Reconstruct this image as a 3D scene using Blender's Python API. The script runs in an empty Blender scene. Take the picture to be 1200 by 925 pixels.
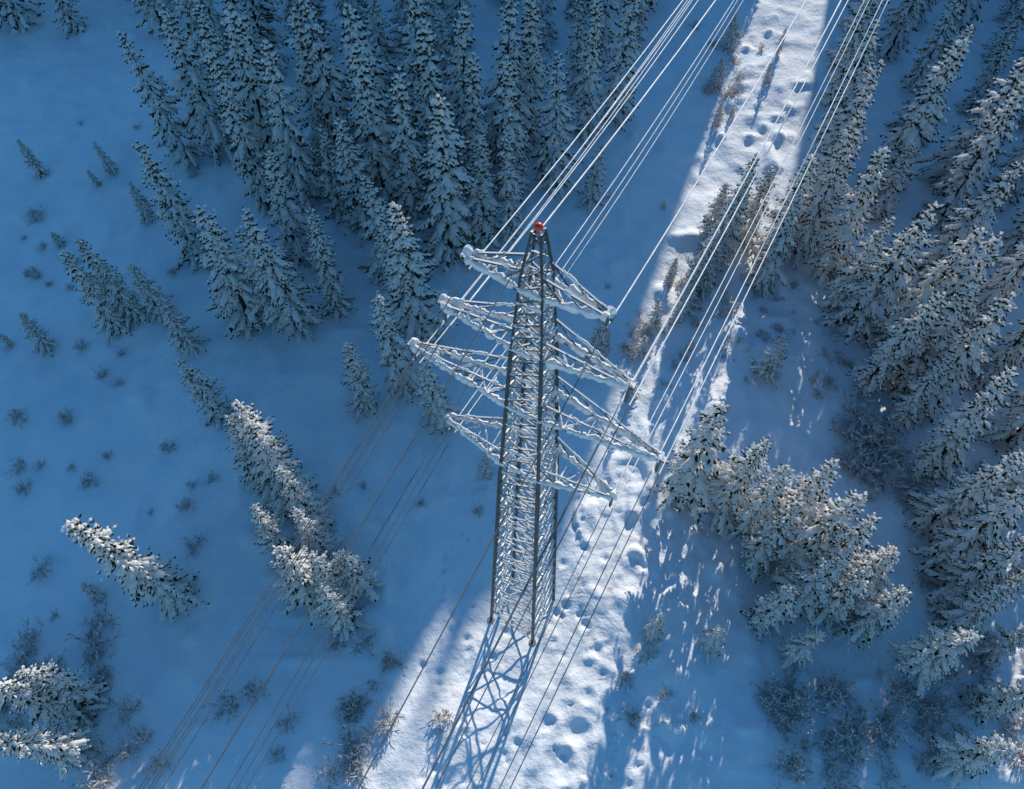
import bpy, math, random
import numpy as np
from mathutils import Vector, Matrix
random.seed(11)
scene = bpy.context.scene
R = random.random
U = random.uniform

# ------------------------------------------------------------------ noise / terrain
def vnoise(x, y, seed=0.0):
    x = np.asarray(x, float); y = np.asarray(y, float)
    xi = np.floor(x); yi = np.floor(y); fx = x-xi; fy = y-yi
    fx = fx*fx*(3-2*fx); fy = fy*fy*(3-2*fy)
    def h(a, b):
        v = np.sin(a*127.1+b*311.7+seed*74.7)*43758.5453
        return v-np.floor(v)
    return (h(xi, yi)*(1-fx)+h(xi+1, yi)*fx)*(1-fy)+(h(xi, yi+1)*(1-fx)+h(xi+1, yi+1)*fx)*fy
def fbm(x, y, seed=0.0, o=4):
    t = 0; a = .5; f = 1.0
    for i in range(o):
        t = t+a*(vnoise(x*f+i*17.3, y*f-i*9.1, seed+i)-.5); a *= .5; f *= 2.03
    return t
def sst(t):
    t = np.clip(t, 0, 1); return t*t*(3-2*t)
SUN_EL = math.radians(21)
SX, SY = math.sin(math.radians(19.3)), math.cos(math.radians(19.3))
TE = math.tan(SUN_EL)
SHADE_RIDGE = 240.0
def shade_ridge_height(u):  # unseen ridge added to shade the slope; its notches let sun strips through
    full = -4.5+(SHADE_RIDGE-(5.5+.353*np.clip(u, -60, 60)))*TE
    full = full-np.interp(u, [8, 14, 20, 60, 90], [0, 7, 12, 18, 18])
    rel = np.interp(u, [-13.6, -12.8, -11.0, -10.5, -9.9, -5, -4, -3.0, -1.5, 4, 7.5, 9.6, 10.6, 11.6, 15.5, 16.5, 21, 22.2, 25.5, 26.5],
                    [0, -8, -8, 0, -8, -8, -9, -36, -54, -54, -44, -8, -2, -14, -14, 0, 0, -8, -8, 0])
    return full+rel+fbm(u/9, u*0, 5)*4+fbm(u/2.2, u*0, 15, 2)*5
PITS = [(3.6, 6.6, 1.1, .5), (5.4, 9.2, .8, .35), (6.4, 12.0, .55, .3), (2.9, 9.8, .6, .3), (4.4, 7.6, .5, .25), (1.2, 7.5, .7, .2), (7.6, 15.5, .6, .22)]
for i in range(190):
    PITS.append((U(-8, 12), U(4, 34), U(.14, .42), U(.08, .25)))
for i in range(80):
    s_ = R()*66; PITS.append((3.5+s_*.31+random.gauss(0, 1.6), 24+s_, U(.18, .4), U(.04, .13)))
for i in range(46):
    s_ = i*.62; PITS.append((8.2-s_*.1+.5*math.sin(s_*.35)+(.18 if i % 2 else -.18)+U(-.1, .1), 6+s_+U(-.12, .12), U(.15, .22), U(.12, .24)))
def terr(x, y, fine=True):
    x = np.asarray(x, float); y = np.asarray(y, float)
    s = SX*x+SY*y; u = SY*x-SX*y
    z = fbm(x/38, y/38, 1, 2)*3.2+fbm(x/9, y/9, 2, 3)*1.7
    if fine:
        z = z+fbm(x/2.3, y/2.3, 3, 3)*.5
        m = np.exp(-((u-5)/12)**2)
        z = z+m*np.maximum(fbm(x/1.7, y/1.7, 8, 2), 0)*1.1
        z = z+np.maximum(vnoise(x/1.9, y/1.9, 21)-.7, 0)*(1.1+1.5*m)*(vnoise(x/14, y/14, 23)>.35)
        for px, py, r, d in PITS:
            q = ((x-px)**2+(y-py)**2)/(r*r)
            z = z-d*np.exp(-q)+d*.25*np.exp(-(np.sqrt(q)-1.5)**2*4)
    hc = shade_ridge_height(u)
    p = sst((s-138)/(SHADE_RIDGE-8-138))*(1-.35*sst((s-SHADE_RIDGE-12)/120))
    return z+p*hc
def tz(x, y):
    return float(terr(np.array([x]), np.array([y]), False)[0])

def newmat(name, diffuse=True):
    m = bpy.data.materials.new(name); m.use_nodes = True
    nt = m.node_tree; b = nt.nodes['Principled BSDF']
    if diffuse:
        o = nt.nodes['Material Output']; nt.nodes.remove(b)
        b = nt.nodes.new('ShaderNodeBsdfDiffuse'); nt.links.new(b.outputs[0], o.inputs[0])
        return m, nt, b, b.inputs['Color']
    return m, nt, b, b.inputs['Base Color']
def noise_node(nt, scale, detail=4, coord='Object', rough=.55):
    tc = nt.nodes.new('ShaderNodeTexCoord'); n = nt.nodes.new('ShaderNodeTexNoise')
    n.inputs['Scale'].default_value = scale; n.inputs['Detail'].default_value = detail
    n.inputs['Roughness'].default_value = rough
    nt.links.new(tc.outputs[coord], n.inputs['Vector']); return n
def ramp(nt, src, p):
    r = nt.nodes.new('ShaderNodeValToRGB'); nt.links.new(src, r.inputs[0])
    e = r.color_ramp.elements
    while len(e) < len(p): e.new(.5)
    for i, (a, c) in enumerate(p):
        e[i].position = a; e[i].color = (*c, 1)
    return r
def add_translucent(nt, b, src, fac):
    t = nt.nodes.new('ShaderNodeBsdfTranslucent'); nt.links.new(src, t.inputs['Color'])
    m = nt.nodes.new('ShaderNodeMixShader'); m.inputs[0].default_value = fac
    nt.links.new(b.outputs[0], m.inputs[1]); nt.links.new(t.outputs[0], m.inputs[2])
    nt.links.new(m.outputs[0], nt.nodes['Material Output'].inputs[0])
m_ground, nt, b, bc = newmat('snow_ground')
n = noise_node(nt, .3, 3)
r = ramp(nt, n.outputs['Fac'], [(.3, (.74, .82, .89)), (.7, (.90, .91, .92))])
nt.links.new(r.outputs[0], bc)
n2 = noise_node(nt, 1.6, 4, rough=.62)
bm = nt.nodes.new('ShaderNodeBump'); bm.inputs['Strength'].default_value = .5; bm.inputs['Distance'].default_value = .3
nt.links.new(n2.outputs['Fac'], bm.inputs['Height']); nt.links.new(bm.outputs[0], b.inputs['Normal'])
m_snow, nt, b, bc = newmat('clinging_snow')
n = noise_node(nt, 2.2, 0)
r = ramp(nt, n.outputs['Fac'], [(.3, (.90, .87, .84)), (.65, (.98, .96, .93))])
nt.links.new(r.outputs[0], bc); add_translucent(nt, b, r.outputs[0], .36)
m_rime, nt, b, bc = newmat('rime_on_steel')
n = noise_node(nt, 3, 1)
r = ramp(nt, n.outputs['Fac'], [(.3, (.84, .84, .84)), (.65, (.96, .95, .94))])
nt.links.new(r.outputs[0], bc); add_translucent(nt, b, r.outputs[0], .2)
m_need, nt, b, bc = newmat('spruce_needles')
n = noise_node(nt, 3.0, 1)
r = ramp(nt, n.outputs['Fac'], [(.35, (.012, .018, .008)), (.58, (.05, .052, .024)), (.76, (.2, .19, .15))])
nt.links.new(r.outputs[0], bc); add_translucent(nt, b, r.outputs[0], .25)
m_bark, nt, b, bc = newmat('bark')
n = noise_node(nt, 4, 3)
r = ramp(nt, n.outputs['Fac'], [(.3, (.03, .02, .015)), (.7, (.1, .075, .06))])
nt.links.new(r.outputs[0], bc)
m_twig, nt, b, bc = newmat('frosted_twigs')
n = noise_node(nt, 5, 1)
r = ramp(nt, n.outputs['Fac'], [(.3, (.26, .19, .15)), (.5, (.66, .63, .61)), (.7, (.9, .9, .9))])
nt.links.new(r.outputs[0], bc)
m_steel, nt, b, bc = newmat('galvanised_steel', False)
n = noise_node(nt, 1.4, 3)
r = ramp(nt, n.outputs['Fac'], [(.35, (.02, .034, .034)), (.7, (.055, .075, .07))])
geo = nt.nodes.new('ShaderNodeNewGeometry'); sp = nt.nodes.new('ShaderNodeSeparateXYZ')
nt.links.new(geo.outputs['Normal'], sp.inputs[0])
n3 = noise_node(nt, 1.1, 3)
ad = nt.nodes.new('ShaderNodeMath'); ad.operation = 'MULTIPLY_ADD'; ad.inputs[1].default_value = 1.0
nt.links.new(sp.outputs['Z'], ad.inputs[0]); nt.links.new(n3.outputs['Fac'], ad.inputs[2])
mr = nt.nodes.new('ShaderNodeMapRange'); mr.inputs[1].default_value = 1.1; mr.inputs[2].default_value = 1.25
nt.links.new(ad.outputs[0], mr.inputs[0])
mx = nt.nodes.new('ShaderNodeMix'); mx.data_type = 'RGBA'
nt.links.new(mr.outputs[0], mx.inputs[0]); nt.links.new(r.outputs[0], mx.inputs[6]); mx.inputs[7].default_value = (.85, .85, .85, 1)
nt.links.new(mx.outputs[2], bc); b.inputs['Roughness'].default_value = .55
def simple(name, c, rough=.6, scale=3):
    m, nt, b, bc = newmat(name, False)
    n = noise_node(nt, scale, 2)
    r = ramp(nt, n.outputs['Fac'], [(.3, tuple(v*.75 for v in c)), (.7, tuple(min(1, v*1.15) for v in c))])
    nt.links.new(r.outputs[0], bc); b.inputs['Roughness'].default_value = rough
    return m
m_red = simple('red_marker_paint', (.8, .05, .012), .35)
m_wire_pale = simple('pale_conductor', (.88, .87, .86), .5)  # near-white conductor for the north spans
m_wire_dark = simple('dark_conductor', (.17, .18, .19), .5)  # dark grey conductor for the south spans
m_ins = simple('insulator_glass', (.12, .16, .15), .3)
m_conc = simple('concrete', (.3, .3, .29), .9)

def mesh_obj(name, v, f, mats, mi=None, smooth=False, link=True):
    me = bpy.data.meshes.new(name); me.from_pydata([tuple(p) for p in v], [], f)
    for m in mats: me.materials.append(m)
    if mi is not None: me.polygons.foreach_set('material_index', mi)
    if smooth: me.polygons.foreach_set('use_smooth', [True]*len(f))
    me.update()
    if not link: return me
    o = bpy.data.objects.new(name, me); scene.collection.objects.link(o); return o

# ------------------------------------------------------------------ ground
xs = np.concatenate([np.linspace(-900, -130, 20), np.arange(-120, -72, 2.0), np.arange(-72, -14, .5), np.arange(-14, 16, .2), np.arange(16, 98, .45), np.arange(98, 200, 3), np.linspace(205, 900, 20)])
ys = np.concatenate([np.linspace(-700, -30, 20), np.arange(-25, 2, 1.5), np.arange(2, 36, .22), np.arange(36, 116, .45), np.arange(116, 270, 2.2), np.linspace(275, 1200, 25)])
X, Y = np.meshgrid(xs, ys)
Z = terr(X, Y)
nx, ny = len(xs), len(ys)
co = np.stack([X.ravel(), Y.ravel(), Z.ravel()], 1)
idx = np.arange(nx*ny).reshape(ny, nx)
q = np.stack([idx[:-1, :-1].ravel(), idx[:-1, 1:].ravel(), idx[1:, 1:].ravel(), idx[1:, :-1].ravel()], 1)
me = bpy.data.meshes.new('snow_ground')
me.vertices.add(len(co)); me.vertices.foreach_set('co', co.ravel())
me.loops.add(q.size); me.loops.foreach_set('vertex_index', q.ravel())
me.polygons.add(len(q)); me.polygons.foreach_set('loop_start', np.arange(0, q.size, 4))
me.polygons.foreach_set('use_smooth', np.ones(len(q), bool))
me.update(calc_edges=True); me.materials.append(m_ground)
g = bpy.data.objects.new('snow_ground', me); scene.collection.objects.link(g)

# ------------------------------------------------------------------ spruce meshes
def make_spruce(seed, H=20.0, Rm=3.0, snow=.8, dz=1.0):
    rd = random.Random(seed); u_ = rd.uniform
    V = []; F = []; M = []
    bend = (u_(-.5, .5), u_(-.5, .5))
    def cx(z): t = z/H; return (bend[0]*t*t, bend[1]*t*t)
    N = 6; rings = []
    for k in range(8):
        z = H*k/7*.985-.6*(k == 0); r = .27*(1-k/7.3)+.01; c = cx(max(z, 0))
        rings.append(len(V))
        for j in range(N):
            a = 6.2832*j/N; V.append((c[0]+r*math.cos(a), c[1]+r*math.sin(a), z))
    for k in range(7):
        for j in range(N):
            F.append((rings[k]+j, rings[k]+(j+1) % N, rings[k+1]+(j+1) % N, rings[k+1]+j)); M.append(2)
    def twig(p, d, l, w, sn):
        sx, sy = -d[1], d[0]; n_ = math.hypot(sx, sy) or 1; sx /= n_; sy /= n_
        mx_ = u_(.4, .62); m = (p[0]+d[0]*l*mx_, p[1]+d[1]*l*mx_, p[2]+d[2]*l*mx_+.03)
        i = len(V)
        if rd.random() < sn:
            e = (p[0]+d[0]*l, p[1]+d[1]*l, p[2]+d[2]*l-.05)
            ws = w*u_(.9, 1.4); h = u_(.05, .16)
            V.extend([p, e, (m[0]+sx*ws, m[1]+sy*ws, m[2]-ws*.6), (m[0]-sx*ws, m[1]-sy*ws, m[2]-ws*.6), (m[0], m[1], m[2]+h)])
            F.extend([(i, i+2, i+4), (i+2, i+1, i+4), (i+1, i+3, i+4), (i+3, i, i+4)]); M.extend([1]*4)
            if rd.random() < .6:
                j = len(V); o = .12
                V.extend([(p[0], p[1], p[2]-o), (p[0]+d[0]*l*1.05, p[1]+d[1]*l*1.05, p[2]+d[2]*l*1.05-.24), (m[0]+sx*ws*.8, m[1]+sy*ws*.8, m[2]-ws-.26), (m[0]-sx*ws*.8, m[1]-sy*ws*.8, m[2]-ws-.26)])
                F.extend([(j, j+2, j+1), (j, j+1, j+3)]); M.extend([0, 0])
        else:
            e = (p[0]+d[0]*l, p[1]+d[1]*l, p[2]+d[2]*l-.15)
            V.extend([(p[0], p[1], p[2]-.08), e, (m[0]+sx*w, m[1]+sy*w, m[2]-w-.1), (m[0]-sx*w, m[1]-sy*w, m[2]-w-.1)])
            F.append((i, i+2, i+1)); F.append((i, i+1, i+3)); M.extend([0, 0])
    def lump(a, d, ln, w, h):
        s_ = Vector((-d.y, d.x, 0)); s_.normalize(); i = len(V); a = Vector(a)
        K = 4
        for k in range(K+1):
            t = k/K; ww = w*math.sin(math.pi*(.12+.76*t))*u_(.8, 1.2); c = a+d*ln*t; hh = h*math.sin(math.pi*(.1+.8*t))*u_(.8, 1.2)
            V.extend([tuple(c+s_*ww-Vector((0, 0, ww*.55))), tuple(c+s_*ww*.5+Vector((0, 0, hh*.7))), tuple(c-s_*ww*.5+Vector((0, 0, hh*.7))), tuple(c-s_*ww-Vector((0, 0, ww*.55)))])
            if k:
                b0 = i+(k-1)*4
                for j in range(3): F.append((b0+j, b0+j+1, b0+j+5, b0+j+4)); M.append(1)
        F.append((i, i+1, i+2, i+3)); F.append((i+K*4+3, i+K*4+2, i+K*4+1, i+K*4)); M.extend([1, 1])
    z = H*u_(.04, .08)
    ph = u_(0, 6.28); asym = u_(.05, .28)
    while z < H-.3:
        f = z/H
        nb = 7 if f < .7 else (6 if f < .85 else 5)
        L0 = Rm*((1-f)**.78)*(1.0 if f > .12 else .72+f*2.3)+.18
        a0 = u_(0, 6.28)
        wl = u_(.66, 1.22)
        for k in range(nb):
            az = a0+6.2832*k/nb+u_(-.3, .3)
            L = L0*wl*u_(.58, 1.28)*(1+asym*math.cos(az-ph+f*4))
            if rd.random() < .1: continue
            up0 = -.02+.7*max(0, f-.35)+u_(-.12, .12); dr = .76-.3*f+u_(-.1, .14)
            c = cx(z); zz = z+u_(-.25, .25)
            curl = u_(-.15, .15)
            sn = snow*u_(.75, 1.15)
            def P(t):
                b2 = az+curl*t
                return (c[0]+math.cos(b2)*L*t, c[1]+math.sin(b2)*L*t, zz+L*(up0*t-dr*t*t+.2*t**4))
            ns = max(2, int(L/.48))
            for j in range(ns+1):
                t = .3+.7*j/ns
                p = P(t); p2 = P(min(1, t)+.02)
                d = Vector((p2[0]-p[0], p2[1]-p[1], p2[2]-p[2])).normalized()
                if j == ns:
                    twig(p, (d.x, d.y, d.z), u_(.3, .55), u_(.1, .15), sn); continue
                wb = (.34*L*math.sin(math.pi*min(1, t**.7)*.92)+.2)*u_(.7, 1.2); wb = min(wb, .9)
                for sd in (-1, 1):
                    an = sd*u_(.5, .95)
                    dx = d.x*math.cos(an)-d.y*math.sin(an); dy = d.x*math.sin(an)+d.y*math.cos(an)
                    dz_ = d.z-u_(.05, .5)
                    l_ = math.sqrt(dx*dx+dy*dy+dz_*dz_)
                    twig(p, (dx/l_, dy/l_, dz_/l_), wb, u_(.07, .12)+.09*wb, sn)
            if L > .5 and rd.random() < snow:
                t0 = u_(.3, .5); t1 = t0+u_(.35, .55); a_ = Vector(P(t0)); d = Vector(P(t1))-a_; ln = d.length; d.normalize()
                lump(a_+Vector((0, 0, .04)), d, ln, u_(.17, .32)*min(1.3, .55+.3*L), u_(.12, .26))
        z += (1.0-.42*f)*u_(.72, 1.2)*dz
    c = cx(H)
    for k in range(5):
        az = k*1.256; twig((c[0], c[1], H-.35), (math.cos(az)*.4, math.sin(az)*.4, .82), .5, .09, .9)
    return mesh_obj('spruce_tree_mesh', V, F, [m_need, m_snow, m_bark], M, link=False)
SPR = [make_spruce(100+i, Rm=[3.1, 3.5, 2.7, 3.2, 3.7, 2.9, 3.4, 2.5][i], snow=[.98, .92, 1, .95, .98, .9, 1, .96][i], dz=[1, 1.1, .95, 1.05, 1.1, 1, 1, .95][i]) for i in range(8)]

def place_spruce(x, y, h, name='spruce_tree', parent=None, wide=None):
    me = random.choice(SPR); o = bpy.data.objects.new(name, me)
    s = h/20.0; w = (s**.75)*U(.8, 1.12) if wide is None else wide
    o.location = (x, y, tz(x, y)-.1); o.scale = (w, w*U(.92, 1.08), s); o.rotation_euler = (U(-.05, .05), U(-.05, .05), U(0, 6.28))
    scene.collection.objects.link(o)
    if parent: o.parent = parent
    return o

# surveyed trees, plus out-of-view ones added for shadow fringe: x, y (m), height (m)
TREES = [(-40.7,76.5,18),(-36.4,78.2,19),(-32.3,77.8,21),(-27.8,71.2,23),(-24.7,68.1,22),(-29.1,67.9,21),(-24.2,59.3,17),(-22.7,74.1,22),
(-35.8,59.6,17),(-28.5,50.8,18),(-22.9,50.3,18),(-25.5,51.4,15),(-19.1,52.4,15),(-43.0,50.2,13),(-41.3,51.8,13),(-38.7,52.0,9),(-34.4,47.7,9),(-20.1,65.9,13),(-16.9,63.8,17),
(-14.7,66.8,22),(-11.7,65.3,22),(-19.3,73.3,23),(-13.1,57.2,16),(-9.6,48.9,20),(-11.6,50.6,17),(-7.0,60.1,22),(-9.0,69.2,23),(-4.7,69.3,20),(-3.4,63.0,15),(0.0,69.5,20),(-0.2,63.1,16),
(5.2,70.9,18),(2.2,77.1,20),(9.1,79.4,19),(13.1,82.4,18),(9.4,68.4,9),(-6.0,73.4,22),(-1.3,75.4,22),(-10.9,75.3,23),(-15.9,73.6,23),
(-14.9,40.0,12),(-11.2,42.4,15),(-7.5,38.3,12),(-2.4,32.6,5),(-29.5,39.2,11),(-22.2,31.1,17),(-20.0,29.4,16),(-17.8,27.0,14),(-21.0,24.2,13),(-17.6,21.0,14),(-15.6,20.7,13),(-13.6,21.8,10),(-17.3,24.6,12),(-24.0,32.4,12),(-14.6,18.2,11),
(-30.2,21.0,19),(-36.4,10.9,15),(-35.6,7.9,14),(-35.8,12.1,12),(-37.5,20.8,4),(-57.9,73.1,6),(-49.4,73.5,5),(-43.0,65.6,6),(-49.9,47.9,6),
(24.1,60.6,15),(20.1,55.4,9),(27.9,56.4,14),(30.0,60.1,16),(26.4,43.7,7),(8.7,46.1,7),(32.8,60.8,18),(27.0,62.6,12),(22.8,62.6,9),(23.3,59.5,12),(19.5,54.2,7),(19.0,52.5,5),(21.6,56.9,9),
(17.5,55.9,5),(15.4,50.0,5),(13.8,46.4,4),(17.9,50.8,5),(12.2,41.5,4),(21.4,55.1,6),(8.6,45.4,5),(9.8,47.2,4),
(35.8,57.9,19),(36.6,50.4,19),(35.4,52.8,16),(40.1,48.4,19),(36.6,42.9,17),(42.2,46.0,20),(41.4,39.6,19),(38.6,38.1,13),(40.3,42.9,17),(40.4,32.8,18),(38.9,27.4,17),(39.3,23.8,17),(39.1,21.0,14),(40.8,19.7,12),
(16.6,30.5,17),(19.6,28.8,16),(22.0,27.1,16),(24.1,26.3,17),(25.5,23.8,17),(26.3,21.9,16),(30.0,21.0,12),(30.7,18.0,11),(25.1,19.7,13),(22.3,23.7,14),(21.9,18.3,10),(24.3,15.5,8),(27.9,19.3,13),
(12.2,17.2,6),(17.2,16.3,6),(34.6,14.8,12),(37.8,19.5,6),(41.0,15.5,8),(38.5,17.7,12),(35.9,7.3,10),(39.4,11.3,10),
(35.8,66.0,16),(38.0,72.5,17),(40.5,79.0,17),(42.0,86.0,18),(45.0,93.0,18),(48.5,101.0,18),(51.0,109.0,17),
(26.4,82.0,4),(27.0,89.0,5),(29.6,97.0,6),(35.0,115.0,14),(33.0,119.0,16),(53.0,117.0,17),(37.5,124.0,12),(39.0,119.0,8),(34.0,90.0,3),(36.5,96.0,4)]  # includes unseen trees up-sun, added to fringe the sunlit strip with shadow
for x, y, h in TREES: place_spruce(x, y, h, 'spruce_tree' if h > 7 else 'spruce_sapling')
def near(x, y, d, L):
    return any((x-a)**2+(y-b_)**2 < d*d for a, b_, *_ in L)
forest = bpy.data.objects.new('distant_forest', None); scene.collection.objects.link(forest)
pts = list(TREES)
def scatter(n, xr, yr, cond, hr, dmin, parent):
    for _ in range(n):
        x, y = U(*xr), U(*yr)
        if not cond(x, y) or near(x, y, dmin, pts): continue
        h = U(*hr); pts.append((x, y, h))
        place_spruce(x, y, h, 'ridge_shade_spruce', parent)
uu = lambda x, y: SY*x-SX*y
scatter(1200, (-42, 25), (84, 124), lambda x, y: uu(x, y) < -15.5 and x > -42+(y < 90)*8, (11, 21), 6.4, forest)
scatter(150, (-95, -42), (100, 130), lambda x, y: True, (14, 20), 7, forest)
scatter(60, (-110, -84), (0, 100), lambda x, y: True, (12, 20), 10, forest)
xb = lambda y: float(np.interp(y, [18, 24, 29, 43, 60, 75, 90, 110, 140], [56, 50, 45, 40, 39, 42, 46, 53, 63]))
scatter(1500, (35, 106), (16, 130), lambda x, y: x > xb(y), (11, 21), 5.9, forest)
for _ in range(200):  # spruces added on the unseen ridge to make its shadow edge ragged
    s = U(218, 252); u = U(-90, 95)
    if -16 < u < 17 or 21.5 < u < 26: continue
    x = SX*s+SY*u; y = SY*s-SX*u
    if near(x, y, 7, pts): continue
    pts.append((x, y, 10)); place_spruce(x, y, U(5, 9), 'ridge_shade_spruce', forest)

# ------------------------------------------------------------------ shrubs
def make_shrub(seed):
    rd = random.Random(seed); V = []; F = []
    def stick(p, q, w):
        d = (q-p); s_ = d.cross(Vector((.3, .2, 1))).normalized()*w; t_ = d.cross(s_).normalized()*w
        i = len(V)
        V.extend([tuple(p+s_), tuple(p-s_*.5+t_*.8), tuple(p-s_*.5-t_*.8), tuple(q)])
        F.extend([(i, i+1, i+3), (i+1, i+2, i+3), (i+2, i, i+3)])
    for k in range(18):
        az = rd.uniform(0, 6.28); el = rd.uniform(.4, 1.4); l = rd.uniform(.5, 1.3)
        p = Vector((rd.uniform(-.1, .1), rd.uniform(-.1, .1), -.1)); d = Vector((math.cos(az)*math.cos(el), math.sin(az)*math.cos(el), math.sin(el)))
        q_ = p+d*l; stick(p, q_, .028)
        for j in range(6):
            t = rd.uniform(.3, 1); b0 = p+d*l*t
            d2 = (d+Vector((rd.gauss(0, .6), rd.gauss(0, .6), rd.gauss(0, .4)))).normalized()
            q2 = b0+d2*rd.uniform(.2, .45); stick(b0, q2, .035)
            for m in range(2):
                d3 = (d2+Vector((rd.gauss(0, .6), rd.gauss(0, .6), rd.gauss(0, .4)))).normalized()
                stick(b0.lerp(q2, .6), q2+d3*.2, .033)
    return mesh_obj('shrub_mesh', V, F, [m_twig], link=False)
SHR = [make_shrub(i) for i in range(5)]
def shrub(x, y, s):
    o = bpy.data.objects.new('frosted_shrub', random.choice(SHR)); o.location = (x, y, tz(x, y)-.05)
    o.scale = (s, s, s*U(.6, 1)); o.rotation_euler = (0, 0, U(0, 6.28)); scene.collection.objects.link(o)
SH = [(-41,15,3.4,3,14,1,2),(-31,10,4.5,3.3,16,.8,1.8),(-14,11,3,2.5,9,.8,1.6),(-13,7,1.4,1.4,6,1,1.8),(-45,40,4,5,9,.6,1.4),(-55,67,5,9,12,.5,1.3),(-32,30,3.5,3.5,6,.6,1.3),
(-18,32,1.6,1.8,3,.6,1),(28,8,4,2.2,22,1,2),(37,11,3.6,3.2,18,1,2),(38,32,2.6,2.6,12,1.5,2.6),(35,36,1.8,1.8,9,1.5,2.4),(21,48,5,5,30,.4,1.0),(29,55,4,4,16,.4,1.1),(12,52,2.3,3,8,.5,1.2),
(11,11,1.8,2.2,6,.6,1.1),(36,44,2.6,2.8,10,.5,1.2),(41,25,3,2.4,10,.8,1.6),(-3,29,2.3,1.7,3,.5,.8),(-12,15,1.5,1.5,4,.8,1.2),(29,93,2.5,6,12,.6,1.4),(24,11,1.5,1.5,6,1,1.6),(-55,20,6,8,10,.8,1.6),(-38,45,12,14,18,.4,.9)]
for cx_, cy_, rx, ry, n_, s0, s1 in SH:
    for _ in range(n_): shrub(random.gauss(cx_, rx), random.gauss(cy_, ry), U(s0, s1))
for (cx_, cy_, rx, ry, n_, s0, s1) in [(-55,69,5,9,4,1.5,3),(22,53,5,6,8,1,2.6),(36,44,3,4,4,1,3),(38,27,3.5,3,4,2,4),(29,13,4,1.4,3,1.5,3),(29,88,2.5,4,4,1.5,3)]:
    for _ in range(n_): place_spruce(random.gauss(cx_, rx), random.gauss(cy_, ry), U(s0, s1), 'spruce_sapling')

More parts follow.
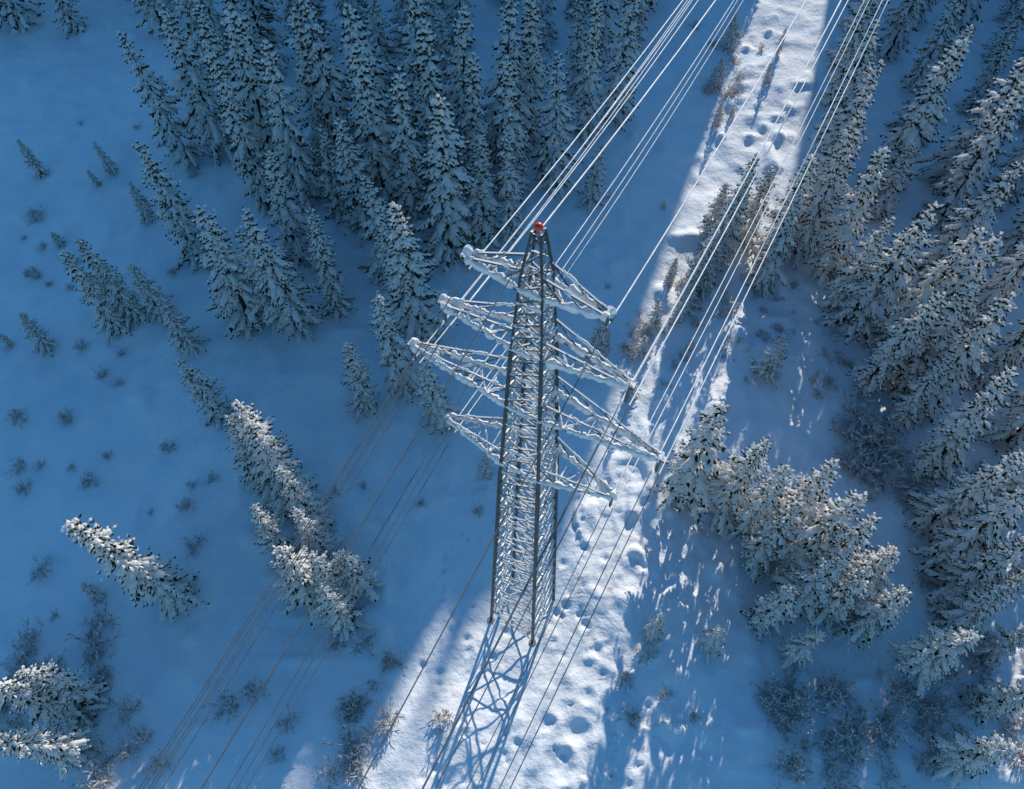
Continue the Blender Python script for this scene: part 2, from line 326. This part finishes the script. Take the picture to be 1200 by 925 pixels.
# ------------------------------------------------------------------ pylon
def build_pylon(name, loc, rotz):
    V = []; F = []; SV = []; SF = []
    def beam(p, q_, w, V=V, F=F):
        p = Vector(p); q_ = Vector(q_); d = (q_-p).normalized()
        up = Vector((0, 0, 1)) if abs(d.z) < .9 else Vector((1, 0, 0))
        s_ = d.cross(up).normalized()*w/2; t_ = s_.cross(d).normalized()*w/2
        i = len(V)
        for b0 in (p, q_):
            for a, c in ((1, 1), (-1, 1), (-1, -1), (1, -1)): V.append(tuple(b0+s_*a+t_*c))
        F.extend([(i, i+1, i+5, i+4), (i+1, i+2, i+6, i+5), (i+2, i+3, i+7, i+6), (i+3, i, i+4, i+7), (i+3, i+2, i+1, i), (i+4, i+5, i+6, i+7)])
    def snowline(p, q_, w, cover=.8):
        p = Vector(p); q_ = Vector(q_); L = (q_-p).length; d = (q_-p).normalized(); s_ = Vector((-d.y, d.x, 0)).normalized()
        n = max(3, int(L/.14)); prev = None; off = U(0, 100)
        for k in range(n+1):
            c = p+d*L*k/n; nz = float(vnoise(off+k*.3, 0, 3))
            if nz > cover: prev = None; continue
            ww = w*(.3+.9*float(vnoise(off+k*.55, 9, 4)))*U(.75, 1.25); hh = ww*U(.5, 1.1); j0 = s_*U(-.15, .15)*w
            i = len(SV); c = c+j0
            SV.extend([tuple(c+s_*ww*.5+Vector((0, 0, -w*.1))), tuple(c+s_*ww*.38+Vector((0, 0, w*.2+hh*.7))), tuple(c+Vector((0, 0, w*.2+hh))), tuple(c-s_*ww*.38+Vector((0, 0, w*.2+hh*.7))), tuple(c-s_*ww*.5+Vector((0, 0, -w*.1)))])
            if prev is not None:
                for j in range(4): SF.append((prev+j, prev+j+1, i+j+1, i+j))
            prev = i
    WZ = [(0, 4.2), (31, 2.35), (43, 1.45), (47.5, .95), (50, .35)]
    def w(z): return float(np.interp(z, [a for a, _ in WZ], [b_ for _, b_ in WZ]))
    def C(z, k):
        h = w(z)/2; return ((h, -h, -h, h)[k], (h, h, -h, -h)[k], z)
    lv = [-.4, .6]
    while lv[-1] < 47: lv.append(lv[-1]+max(.75, w(lv[-1])*.62))
    lv[-1] = 47.5
    for a, b_ in zip([0-.8]+[z for z, _ in WZ[1:-1]], [z for z, _ in WZ[1:]]):
        for k in range(4): beam(C(a, k), C(b_, k), .2 if a < 30 else (.15 if a < 43 else .09))
    for i in range(1, len(lv)-1):
        a, b_ = lv[i], lv[i+1]
        bw = .1 if a < 30 else .075
        for k in range(4):
            k2 = (k+1) % 4
            beam(C(a, k), C(b_, k2), bw); beam(C(a, k2), C(b_, k), bw)
            if i % 2 == 0: beam(C(a, k), C(a, k2), bw); snowline(C(a, k), C(a, k2), .15, .65)
            if R() < .65: snowline(C(a, k), C(b_, k2), .12, .47)
            if R() < .65: snowline(C(a, k2), C(b_, k), .12, .47)
    for a, b_ in ((47.5, 48.3), (48.3, 49.1), (49.1, 49.9)):
        for k in range(4): beam(C(a, k), C(b_, (k+1) % 4), .05); beam(C(b_, k), C(b_, (k+1) % 4), .05)
    for z in (6, 14, 22, 31.6, 37.9, 42.8, 46.8):
        beam(C(z, 0), C(z, 2), .08); beam(C(z+.1, 1), C(z+.1, 3), .08)
    tips = []
    for z, half, up in ((46.8, 3.1, 1.2), (42.8, 4.55, 1.4), (37.9, 6.8, 1.6), (31.6, 5.1, 1.5)):
        for sd in (1, -1):
            hw = w(z)/2; hu = w(z+up)/2
            tw = .14
            lows = [(Vector((sd*hw, j*hw, z)), Vector((sd*half, j*tw, z))) for j in (1, -1)]
            ups = [(Vector((sd*hu, j*hu, z+up)), Vector((sd*half, j*tw, z+.12))) for j in (1, -1)]
            for a, b_ in lows: beam(a, b_, .12); snowline(a, b_, .34, .8); snowline(a, b_, .2, .97)
            for a, b_ in ups: beam(a, b_, .08); snowline(a, b_, .14, .38)
            beam(lows[0][1]+Vector((sd*.15, 0, 0)), lows[1][1]+Vector((sd*.15, 0, 0)), .18)
            snowline(lows[0][1]+Vector((0, .1, .03)), lows[1][1]-Vector((0, .1, -.03)), .4, 1)
            n = max(3, int(half/1.15))
            for k in range(n):
                t0, t1 = k/n, (k+1)/n
                l0 = [a.lerp(b_, t0) for a, b_ in lows]; l1 = [a.lerp(b_, t1) for a, b_ in lows]
                u0 = [a.lerp(b_, t0) for a, b_ in ups]
                beam(l0[k % 2], l1[1-k % 2], .055); snowline(l0[k % 2], l1[1-k % 2], .14, .7)
                if k < n-1: beam(l1[0], l1[1], .05); snowline(l1[0], l1[1], .11, .55)
                for j in (0, 1):
                    beam(u0[j], l1[j], .05)
                    if R() < .35: snowline(u0[j], l1[j], .1, .4)
            tips.append((sd, z, half))
        for j in (1, -1): beam((-w(z)/2, j*w(z)/2, z), (w(z)/2, j*w(z)/2, z), .14); snowline((-w(z)/2, j*w(z)/2, z), (w(z)/2, j*w(z)/2, z), .28, .95)
    root = bpy.data.objects.new(name, None); scene.collection.objects.link(root)
    root.location = loc; root.rotation_euler = (0, 0, rotz)
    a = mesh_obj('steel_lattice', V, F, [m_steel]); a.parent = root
    b_ = mesh_obj('snow_on_lattice', SV, SF, [m_rime]); b_.parent = root
    bpy.ops.mesh.primitive_uv_sphere_add(segments=24, ring_count=14, radius=.17, location=(0, 0, 50.15)); s_ = bpy.context.object
    s_.name = 'red_marker_ball'; s_.data.materials.append(m_red); bpy.ops.object.shade_smooth(); s_.parent = root
    fv = []; ff = []
    for k in range(4):
        c = C(0, k); i = len(fv)
        for zz, rr in ((-1.5, .4), (.1, .34), (.16, .3)):
            for j in range(10): fv.append((c[0]+rr*math.cos(j*.6283), c[1]+rr*math.sin(j*.6283), zz))
        for l in range(2):
            for j in range(10): ff.append((i+l*10+j, i+l*10+(j+1) % 10, i+(l+1)*10+(j+1) % 10, i+(l+1)*10+j))
        ff.append(tuple(i+20+j for j in range(10)))
    c = mesh_obj('footings', fv, ff, [m_conc]); c.parent = root
    iv = []; iF = []; att = []
    for sd, z, half in tips:
        ln = .8 if z > 46 else 1.6
        for x0 in ([sd*half] if z > 40 or z < 35 else [sd*half, sd*3.7]):
            prof = [(.02, 0), (.02, -.25)]
            zz = -.25
            while zz > -ln+.2: prof += [(.09, zz-.03), (.03, zz-.09)]; zz -= .15
            prof += [(.03, -ln)]
            i = len(iv)
            for rr, pz in prof:
                for j in range(8): iv.append((x0+rr*math.cos(j*.785), rr*math.sin(j*.785), z+pz))
            for l in range(len(prof)-1):
                for j in range(8): iF.append((i+l*8+j, i+l*8+(j+1) % 8, i+(l+1)*8+(j+1) % 8, i+(l+1)*8+j))
            att.append((x0, z-ln, z < 46 and abs(abs(x0)-3.7) > .1))
    d = mesh_obj('insulator_strings', iv, iF, [m_ins], smooth=True); d.parent = root
    att.append((0, 49.9, False))
    return root, att
ROT = math.radians(-28)
PX, PY = .95, 19.5
pz = tz(PX, PY)
pyl, att = build_pylon('electricity_pylon', (PX, PY, pz), ROT)
def copy_pylon(loc):
    r = bpy.data.objects.new('electricity_pylon', None); scene.collection.objects.link(r); r.location = loc; r.rotation_euler = (0, 0, ROT)
    for c in pyl.children:
        o = bpy.data.objects.new(c.name.split('.')[0], c.data); o.location = c.location; scene.collection.objects.link(o); o.parent = r
ldir = Vector((-math.sin(ROT), math.cos(ROT), 0)); adir = Vector((math.cos(ROT), math.sin(ROT), 0))
DN, DS = 232.0, 260.0
pn = Vector((PX, PY, 0))+ldir*DN; ps = Vector((PX, PY, 0))-ldir*DS
pn.z = tz(pn.x, pn.y); ps.z = tz(ps.x, ps.y)
copy_pylon(pn); copy_pylon(ps)
lines = bpy.data.objects.new('power_lines', None); scene.collection.objects.link(lines)
def wire(p, q_, sag, rad, mat):
    cu = bpy.data.curves.new('conductor', 'CURVE'); cu.dimensions = '3D'; cu.bevel_depth = rad; cu.bevel_resolution = 1
    sp = cu.splines.new('POLY'); n = 48; sp.points.add(n)
    for k in range(n+1):
        t = k/n; c = p.lerp(q_, t); c.z -= 4*sag*t*(1-t); sp.points[k].co = (*c, 1)
    cu.materials.append(mat); o = bpy.data.objects.new('conductor', cu); scene.collection.objects.link(o); o.parent = lines
base = Vector((PX, PY, pz))
for ax, az, twin in att:
    for off in ((-.2, .2) if twin else (0,)):
        p = base+adir*(ax+off)+Vector((0, 0, az))
        a = pn+adir*(ax+off)+Vector((0, 0, az)); b_ = ps+adir*(ax+off)+Vector((0, 0, az))
        sg = U(-.4, .4)
        wire(p, a, 26+sg, .036, m_wire_pale); wire(p, b_, 9+sg, .024, m_wire_dark)

# ------------------------------------------------------------------ light
w = bpy.data.worlds.new('World'); scene.world = w; w.use_nodes = True; nt = w.node_tree
bg = nt.nodes['Background']; sky = nt.nodes.new('ShaderNodeTexSky'); sky.sky_type = 'NISHITA'; sky.sun_disc = False
sky.sun_elevation = SUN_EL; sky.sun_rotation = math.radians(19.3); sky.ozone_density = 3; sky.air_density = 1.6; sky.dust_density = .3
mxw = nt.nodes.new('ShaderNodeMix'); mxw.data_type = 'RGBA'; mxw.blend_type = 'MULTIPLY'; mxw.inputs[0].default_value = 1
nt.links.new(sky.outputs[0], mxw.inputs[6]); mxw.inputs[7].default_value = (.38, .80, 1.14, 1)
nt.links.new(mxw.outputs[2], bg.inputs[0]); bg.inputs[1].default_value = .125
sd = Vector((SX*math.cos(SUN_EL), SY*math.cos(SUN_EL), math.sin(SUN_EL)))
l = bpy.data.lights.new('sun', 'SUN'); l.energy = 5; l.angle = math.radians(.5); l.color = (1, .90, .77)
lo = bpy.data.objects.new('sun', l); scene.collection.objects.link(lo); lo.rotation_euler = sd.to_track_quat('Z', 'Y').to_euler(); lo.location = (60, 150, 150)
scene.view_settings.view_transform = 'Standard'; scene.view_settings.look = 'None'; scene.view_settings.exposure = 0
cam = bpy.data.cameras.new('camera'); cam.lens = 28; cam.sensor_width = 36; cam.clip_end = 3000
co_ = bpy.data.objects.new('camera', cam); scene.collection.objects.link(co_); co_.location = (0, 0, 71.0); co_.rotation_euler = (math.radians(30.4), 0, 0)
scene.camera = co_
